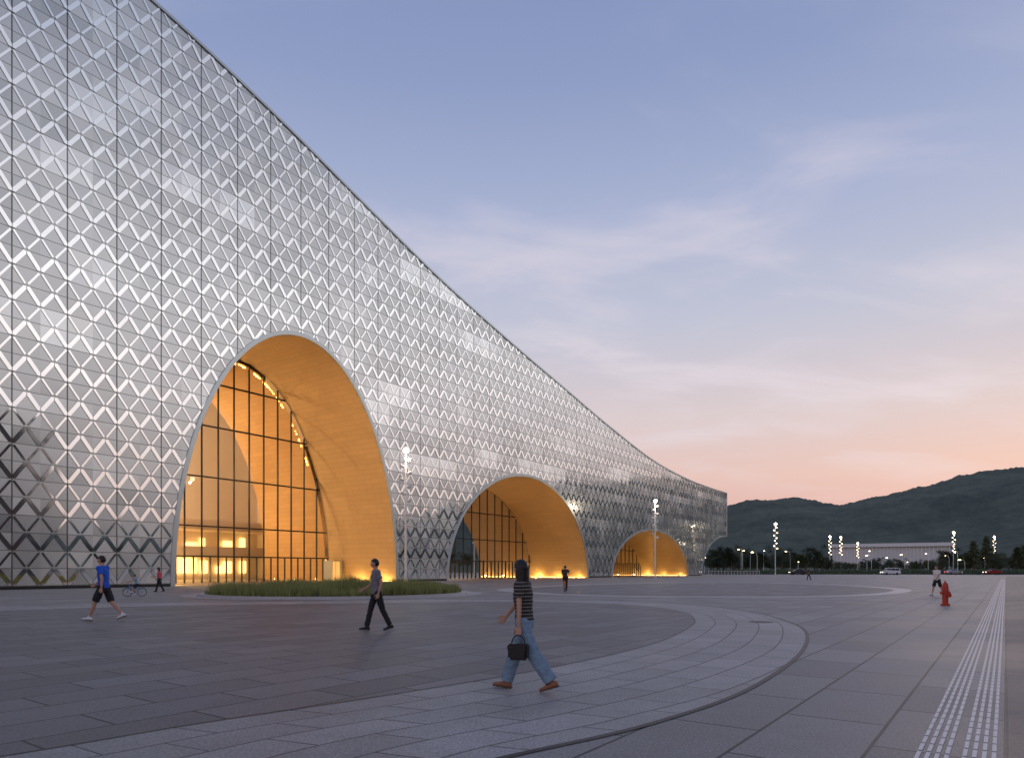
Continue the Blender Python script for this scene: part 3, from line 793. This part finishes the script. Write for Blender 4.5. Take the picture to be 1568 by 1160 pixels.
    tube(bm,[HM@Vector((.085,0,.012)),HM@Vector((.098,0,-.012)),HM@Vector((.106,0,-.028))],[.007,.010,.013],8)
    tube(bm,[HM@Vector((.078,-.02,-.062)),HM@Vector((.086,0,-.060)),HM@Vector((.078,.02,-.062))],[.007,.009,.007],8)
    for sg in (1,-1):
        tube(bm,[HM@Vector((-.004,sg*.073,.018)),HM@Vector((-.012,sg*.080,.0)),HM@Vector((-.004,sg*.073,-.028))],[.012,.015,.009],8)
    tube(bm,[HM@Vector((-.02,0,-.05)),HM@Vector((-.012,0,-.13))],[.052,.052],12)
    remesh(bm,'head',M_skin,hold,.006 if detail else .01,1)
    bm=bmesh.new()
    for sg in (1,-1): bmesh.ops.create_icosphere(bm,subdivisions=2,radius=.0125,matrix=HM@Matrix.Translation((.079,sg*.030,.004)))
    bm_ob('eyes',bm,M_eye,hold,True)
    bm=bmesh.new()
    for sg in (1,-1): bmesh.ops.create_icosphere(bm,subdivisions=2,radius=.0065,matrix=HM@Matrix.Translation((.088,sg*.030,.004)))
    for sg in (1,-1): tube(bm,[HM@Vector((.088,sg*.015,.024)),HM@Vector((.080,sg*.046,.026))],[.004,.003],6)
    bm_ob('irises_and_brows',bm,M_iris,hold,True)
    bm=bmesh.new(); tube(bm,[HM@Vector((.080,-.02,-.062)),HM@Vector((.092,0,-.060)),HM@Vector((.080,.02,-.062))],[.003,.005,.003],6); bm_ob('mouth',bm,M_lip,hold,True)
    bm=bmesh.new(); bmesh.ops.create_uvsphere(bm,u_segments=28,v_segments=20,radius=1)
    kill=[v for v in bm.verts if (v.co.x>.25 and v.co.z<.42) or (v.co.x>-.15 and v.co.z<.05) or v.co.z<-.55]
    bmesh.ops.delete(bm,geom=kill,context='VERTS')
    for v in bm.verts: v.co=HM@head_shape(v.co,.010+(.012 if female else .004)*max(0,-v.co.x+.5)+.004*noise.noise(v.co*5))
    sol=bm_ob('hair',bm,M_hair,hold,True); sm=sol.modifiers.new('s','SOLIDIFY'); sm.thickness=.014
    if long_hair:
        bm=bmesh.new()
        rings(bm,[(HM@Vector(p),HR@AY,HR@AX,a,b) for p,a,b in (((-.02,0,.105),.045,.06),((-.025,0,.07),.080,.085),((-.03,0,.0),.094,.082),((-.038,0,-.08),.096,.072),((-.05,0,-.16),.097,.058),((-.06,0,-.22),.088,.045),((-.06,0,-.255),.06,.03))],20)
        remesh(bm,'long_hair',M_hair,hold,.010,1)
    bm=bmesh.new()
    S=[(.885,.172,.128),(.95,.172,.128),(1.05,.150,.116),(1.17,.158,.124),(1.29,.172,.126),(1.37,.172,.108),(1.425,.135,.086),(1.462,.076,.068)]
    if female: S=[(.94,.158,.122),(1.0,.148,.115),(1.07,.138,.108),(1.17,.145,.118),(1.27,.155,.130),(1.37,.155,.104),(1.425,.120,.080),(1.462,.072,.064)]
    rings(bm,[(U((0,0,z_)),AY,LA,a,b) for z_,a,b in S],20)
    for s,(sh,el,wr,dd,sg) in arms.items():
        e=sh.lerp(el,sleeve) if sleeve<=1 else el.lerp(wr,sleeve-1)
        ax=(el-sh).normalized()
        if sleeve<=1: tube(bm,[sh-ax*.01,sh.lerp(el,.3),e],[.068*wf,.064*wf,.063*wf],14,cap=False)
        else: tube(bm,[sh-ax*.01,sh.lerp(el,.4),el,e],[.068*wf,.060*wf,.052*wf,.042*wf],14,cap=False)
        bmesh.ops.create_icosphere(bm,subdivisions=2,radius=.066*wf,matrix=Matrix.Translation(sh))
    wrinkle(remesh(bm,'shirt',top,hold,vx*.8,2),.012)
    bm=bmesh.new()
    rings(bm,[(Vector((0,0,z_)),AY,AX,a,b) for z_,a,b in ((.82,.10,.10),(.86,.150,.118),(.92,.166,.122),(.985,.148*(.95 if female else 1),.112))],20)
    for s,(hp,kn,an,fp) in legs.items():
        if long_pants:
            ad=(an-kn).normalized()
            tube(bm,[hp,hp.lerp(kn,.5),kn,kn.lerp(an,.5),an+ad*-.01],[.098,.086,.068*flare,.064*flare,.060*flare*1.05],14,cap=False)
            bmesh.ops.create_icosphere(bm,subdivisions=2,radius=.067*flare,matrix=Matrix.Translation(kn))
        else:
            tube(bm,[hp,hp.lerp(kn,.5),hp.lerp(kn,.93)],[.100,.094,.088],14,cap=False)
        bmesh.ops.create_icosphere(bm,subdivisions=2,radius=.096,matrix=Matrix.Translation(hp))
    wrinkle(remesh(bm,'trousers' if long_pants else 'shorts',bottom,hold,vx*.8,2),.010)
    for s,(hp,kn,an,fp) in legs.items():
        f=R(fp); fd=Vector((math.cos(f),0,math.sin(f))); un=Vector((-math.sin(f),0,math.cos(f)))
        base=an-un*.045
        bm=bmesh.new()
        rings(bm,[(base+fd*x+un*dy,AY,un,a,b) for x,dy,a,b in ((-.078,.004,.018,.018),(-.065,.008,.034,.034),(-.02,.012,.040,.044),(.05,.004,.043,.036),(.11,-.006,.048,.027),(.16,-.010,.040,.021),(.185,-.012,.020,.014))],14)
        tube(bm,[an+un*.02,an-un*.03],[.038,.040],12)
        remesh(bm,'shoe_'+s,shoe,hold,.008 if detail else .014,1)
        bm=bmesh.new(); bbox(bm,base+fd*.05-un*.030,(.262,.088,.014),Matrix.Rotation(-f,3,'Y'),.005); bm_ob('shoe_sole_'+s,bm,M_sole,hold)
    return r,hold,arms,dz
M_sole=mat('shoe_sole',(.10,.09,.08),.8)
M_wshoe=mat('white_shoe',(.70,.70,.70),.6); M_bshoe=mat('black_shoe',(.02,.02,.02),.4); M_tan=mat('tan_sandal',(.28,.12,.06),.6)
wr_,wh,wa,wdz=figure('walking_woman',(.15,8.19),160,1.60,{'L':(-21,14,-18),'R':(21,3,6),'aL':(-6,6,12),'aR':(30,12,10),'grip':'L'},striped('striped_tshirt'),cloth('light_blue_denim',(.19,.28,.37),.35,14),M_tan,True,True,True,3,None,True,.62,1.40,head_turn=-25)
M_bag=mat('black_leather',(.015,.015,.016),.35,bump=.3,scale=20)
sh,el,wr,dd,sg=wa['L']
hp_=wr+dd*.11
bm=bmesh.new(); bbox(bm,hp_+Vector((0,.01,-.21)),(.26,.11,.20),None,.03); bbox(bm,hp_+Vector((0,.01,-.155)),(.268,.118,.10),None,.02); bm_ob('handbag',bm,M_bag,wh)
bm=bmesh.new(); tube(bm,[hp_+Vector((.09*math.cos(t),.01,-.12+.12*math.sin(t))) for t in [math.pi*i/12 for i in range(13)]],[.008]*13,8); bm_ob('handbag_handle',bm,M_bag,wh,True)
figure('man_in_grey_shirt',(-3.23,16.3),205,1.72,{'L':(-16,10,-14),'R':(17,4,4),'aL':(-14,30,8),'aR':(4,55,10)},cloth('grey_polo',(.19,.18,.21)),cloth('black_trousers',(.018,.018,.02)),M_bshoe,True,False,True,2,head_turn=-20)
figure('man_in_blue_tshirt',(-11.6,19.4),182,1.90,{'L':(24,4,8),'R':(-20,22,-20),'aL':(-20,22,8),'aR':(22,30,8)},cloth('blue_tshirt',(.02,.10,.55)),cloth('black_shorts',(.02,.02,.025)),M_wshoe,False,False,True,3)
figure('man_in_white_tshirt',(23.6,37.9),195,1.72,{'L':(-20,20,-18),'R':(20,4,6),'aL':(18,30,8),'aR':(-18,25,8)},cloth('white_tshirt',(.75,.73,.73)),cloth('dark_shorts',(.03,.03,.035)),M_wshoe,False,False,False,3)
figure('woman_in_pink_top',(-23,44.5),200,1.62,{'L':(-14,14,-12),'R':(16,4,4),'aL':(15,60,10),'aR':(-12,40,10)},cloth('pink_top',(.75,.08,.12)),cloth('black_leggings',(.02,.02,.02)),M_bshoe,True,True,False,2,long_hair=True)
figure('distant_pedestrian',(41.3,95),185,1.7,{'L':(-14,10,-10),'R':(14,4,4),'aL':(10,20,8),'aR':(-10,20,8)},cloth('dark_navy_shirt',(.03,.035,.06)),cloth('dark_trousers',(.02,.02,.025)),M_bshoe,True,False,False)

# ------------------------------------------------------------------ bicycles
M_orange=mat('orange_bike_paint',(.75,.22,.03),.35); M_tyre=mat('tyre_rubber',(.02,.02,.02),.8); M_chrome=mat('bike_metal',(.5,.5,.5),.3,.9); M_cyan=mat('blue_bike_paint',(.05,.25,.45),.35)
def bike(parent,paint,s=1.0,basket=True):
    bb=bpy.data.objects.new('bicycle',None); link(bb,parent); bb.scale=(s,s,s)
    bm=bmesh.new(); sp2=bmesh.new()
    for x in (-.5,.52):
        pts=[(x+.315*math.cos(i/28*2*math.pi),0,.33+.315*math.sin(i/28*2*math.pi)) for i in range(29)]
        tube(bm,pts,[.019]*29,8,cap=False)
        for i in range(12):
            t=i/12*2*math.pi; tube(sp2,[(x,0,.33),(x+.31*math.cos(t),0,.33+.31*math.sin(t))],[.003,.003],4,cap=False)
        tube(sp2,[(x,-.05,.33),(x,.05,.33)],[.03,.03],8,cap=False)
    tube(sp2,[(.36,-.27,1.0),(.42,-.1,1.02),(.42,.1,1.02),(.36,.27,1.0)],[.013]*4,8); tube(sp2,[(0,-.14,.17),(0,-.04,.28),(0,.04,.28),(0,.14,.39)],[.012]*4,6)
    bm_ob('tyres',bm,M_tyre,bb,True); bm_ob('spokes_and_bars',sp2,M_chrome,bb,True)
    bm=bmesh.new()
    for a,b,r_ in (((-.17,0,.80),(0,0,.28),.02),((0,0,.28),(.40,0,.80),.022),((-.14,0,.66),(.39,0,.84),.018),((.38,0,.98),(.42,0,.72),.02),((.42,.05,.72),(.52,.05,.33),.014),((.42,-.05,.72),(.52,-.05,.33),.014),((-.5,.05,.33),(0,.03,.28),.012),((-.5,-.05,.33),(0,-.03,.28),.012),((-.5,.05,.33),(-.15,.03,.70),.012),((-.5,-.05,.33),(-.15,-.03,.70),.012)):
        tube(bm,[a,b],[r_,r_],8)
    for x in (-.5,.52):
        pts=[(x+.36*math.cos(t),0,.33+.36*math.sin(t)) for t in [R(20)+R(140)*i/12 for i in range(13)]]
        tube(bm,pts,[.028]*13,8,.5,A=AY)
    bm_ob('frame',bm,paint,bb,True)
    bm=bmesh.new(); tube(bm,[(-.30,0,.93),(-.18,0,.94),(-.06,0,.93)],[.085,.06,.025],10,.4,A=AY); tube(bm,[(-.19,0,.92),(-.17,0,.78)],[.014,.014],6)
    if basket:
        bbox(bm,(.60,0,.95),(.02,.30,.22)); bbox(bm,(.44,0,.95),(.02,.26,.22)); bbox(bm,(.52,.14,.95),(.16,.02,.22)); bbox(bm,(.52,-.14,.95),(.16,.02,.22)); bbox(bm,(.52,0,.85),(.16,.28,.02))
    bm_ob('saddle_and_basket',bm,M_tyre,bb)
    return bb
c=figure('cyclist',(3.46,44.6),80,1.70,{'L':(62,58,0),'R':(30,32,-5),'aL':(48,18,10),'aR':(48,18,10)},cloth('dark_brown_tshirt',(.05,.04,.04)),cloth('dark_cycling_trousers',(.03,.03,.035)),M_bshoe,True,False,False,16,lift=.05)
b_=bike(c[0],M_orange); b_.location=(.18,0,0)
c=figure('child_on_bicycle',(-20.3,37),215,1.18,{'L':(66,66,0),'R':(32,36,-5),'aL':(50,20,10),'aR':(50,20,10)},cloth('pale_blue_tshirt',(.25,.40,.50)),cloth('child_dark_shorts',(.03,.03,.04)),M_wshoe,False,False,False,16,lift=.05)
b_=bike(c[0],M_cyan,1.0,False); b_.location=(.18,0,0)

# ------------------------------------------------------------------ vehicles
M_carglass=mat('car_window_glass',(.02,.025,.03),.08)
M_tail=mat('red_tail_light',(.5,.02,.02),.3,emis=(1,.05,.02),es=3); M_head=mat('headlight',(.9,.9,.9),.2,emis=(1,.9,.7),es=6)
def vehicle(name,x,y,rz,paint,van=False):
    r=root(name,(x,y,0),rz)
    H=1.95 if van else 1.45; L=2.45 if van else 2.25
    prof=[(-L,.35),(-L,.85),(-L+.1,1.0 if not van else 1.2),(-L+(.7 if not van else .15),1.05 if not van else H-.1),(-L+(1.1 if not van else .4),H),( .5 if not van else 1.2,H),(1.15 if not van else 1.75,1.05),(L-.15,.92),(L,.7),(L,.35)]
    bm=bmesh.new()
    A=[bm.verts.new((p[0],-.88*(1 if p[1]<1.1 else .86),p[1])) for p in prof]; B=[bm.verts.new((p[0],.88*(1 if p[1]<1.1 else .86),p[1])) for p in prof]
    n=len(prof)
    bm.faces.new(A); bm.faces.new(B[::-1])
    for i in range(n): bm.faces.new((A[i],B[i],B[(i+1)%n],A[(i+1)%n]))
    bmesh.ops.recalc_face_normals(bm,faces=bm.faces); bmesh.ops.bevel(bm,geom=list(bm.edges),offset=.05,segments=2,affect='EDGES')
    bm_ob('bodywork',bm,paint,r,False)
    bm=bmesh.new()
    for s in (1,-1):
        for x0,x1 in ((-1.2,-.35),(-.28,.55)) if not van else ((-2.0,-1.0),(-.9,.1),(.2,1.3)): bbox(bm,((x0+x1)/2,s*.83,1.2 if not van else 1.5),(x1-x0,.08,.30 if not van else .5),Matrix.Rotation(R(-s*12),3,'X'),.02)
    bbox(bm,(.86 if not van else 1.52,0,1.24 if not van else 1.5),(.05,1.3,.42 if not van else .75),Matrix.Rotation(R(-55 if not van else -32),3,'Y'))
    bm_ob('windows',bm,M_carglass,r)
    bm=bmesh.new()
    for x_ in (-1.4,1.4):
        for s in (1,-1): tube(bm,[(x_,s*.72,.33),(x_,s*.90,.33)],[.33,.33],18,cap=False)
    bm_ob('wheels',bm,M_tyre,r)
    bm=bmesh.new()
    for s in (1,-1): bbox(bm,(L-.02,s*.62,.72),(.08,.32,.14))
    bm_ob('headlights',bm,M_head,r)
    bm=bmesh.new()
    for s in (1,-1): bbox(bm,(-L+.02,s*.66,.82),(.08,.26,.16))
    bm_ob('tail_lights',bm,M_tail,r)
vehicle('white_van',107,193,R(175),mat('white_car_paint',(.65,.65,.65),.25,var=.02),True)
vehicle('dark_car',82,196,R(170),mat('dark_car_paint',(.04,.045,.05),.2))
vehicle('silver_car',128,198,R(5),mat('silver_car_paint',(.35,.36,.38),.25,.5))
vehicle('red_car',140,199,R(178),mat('red_car_paint',(.3,.02,.02),.25))
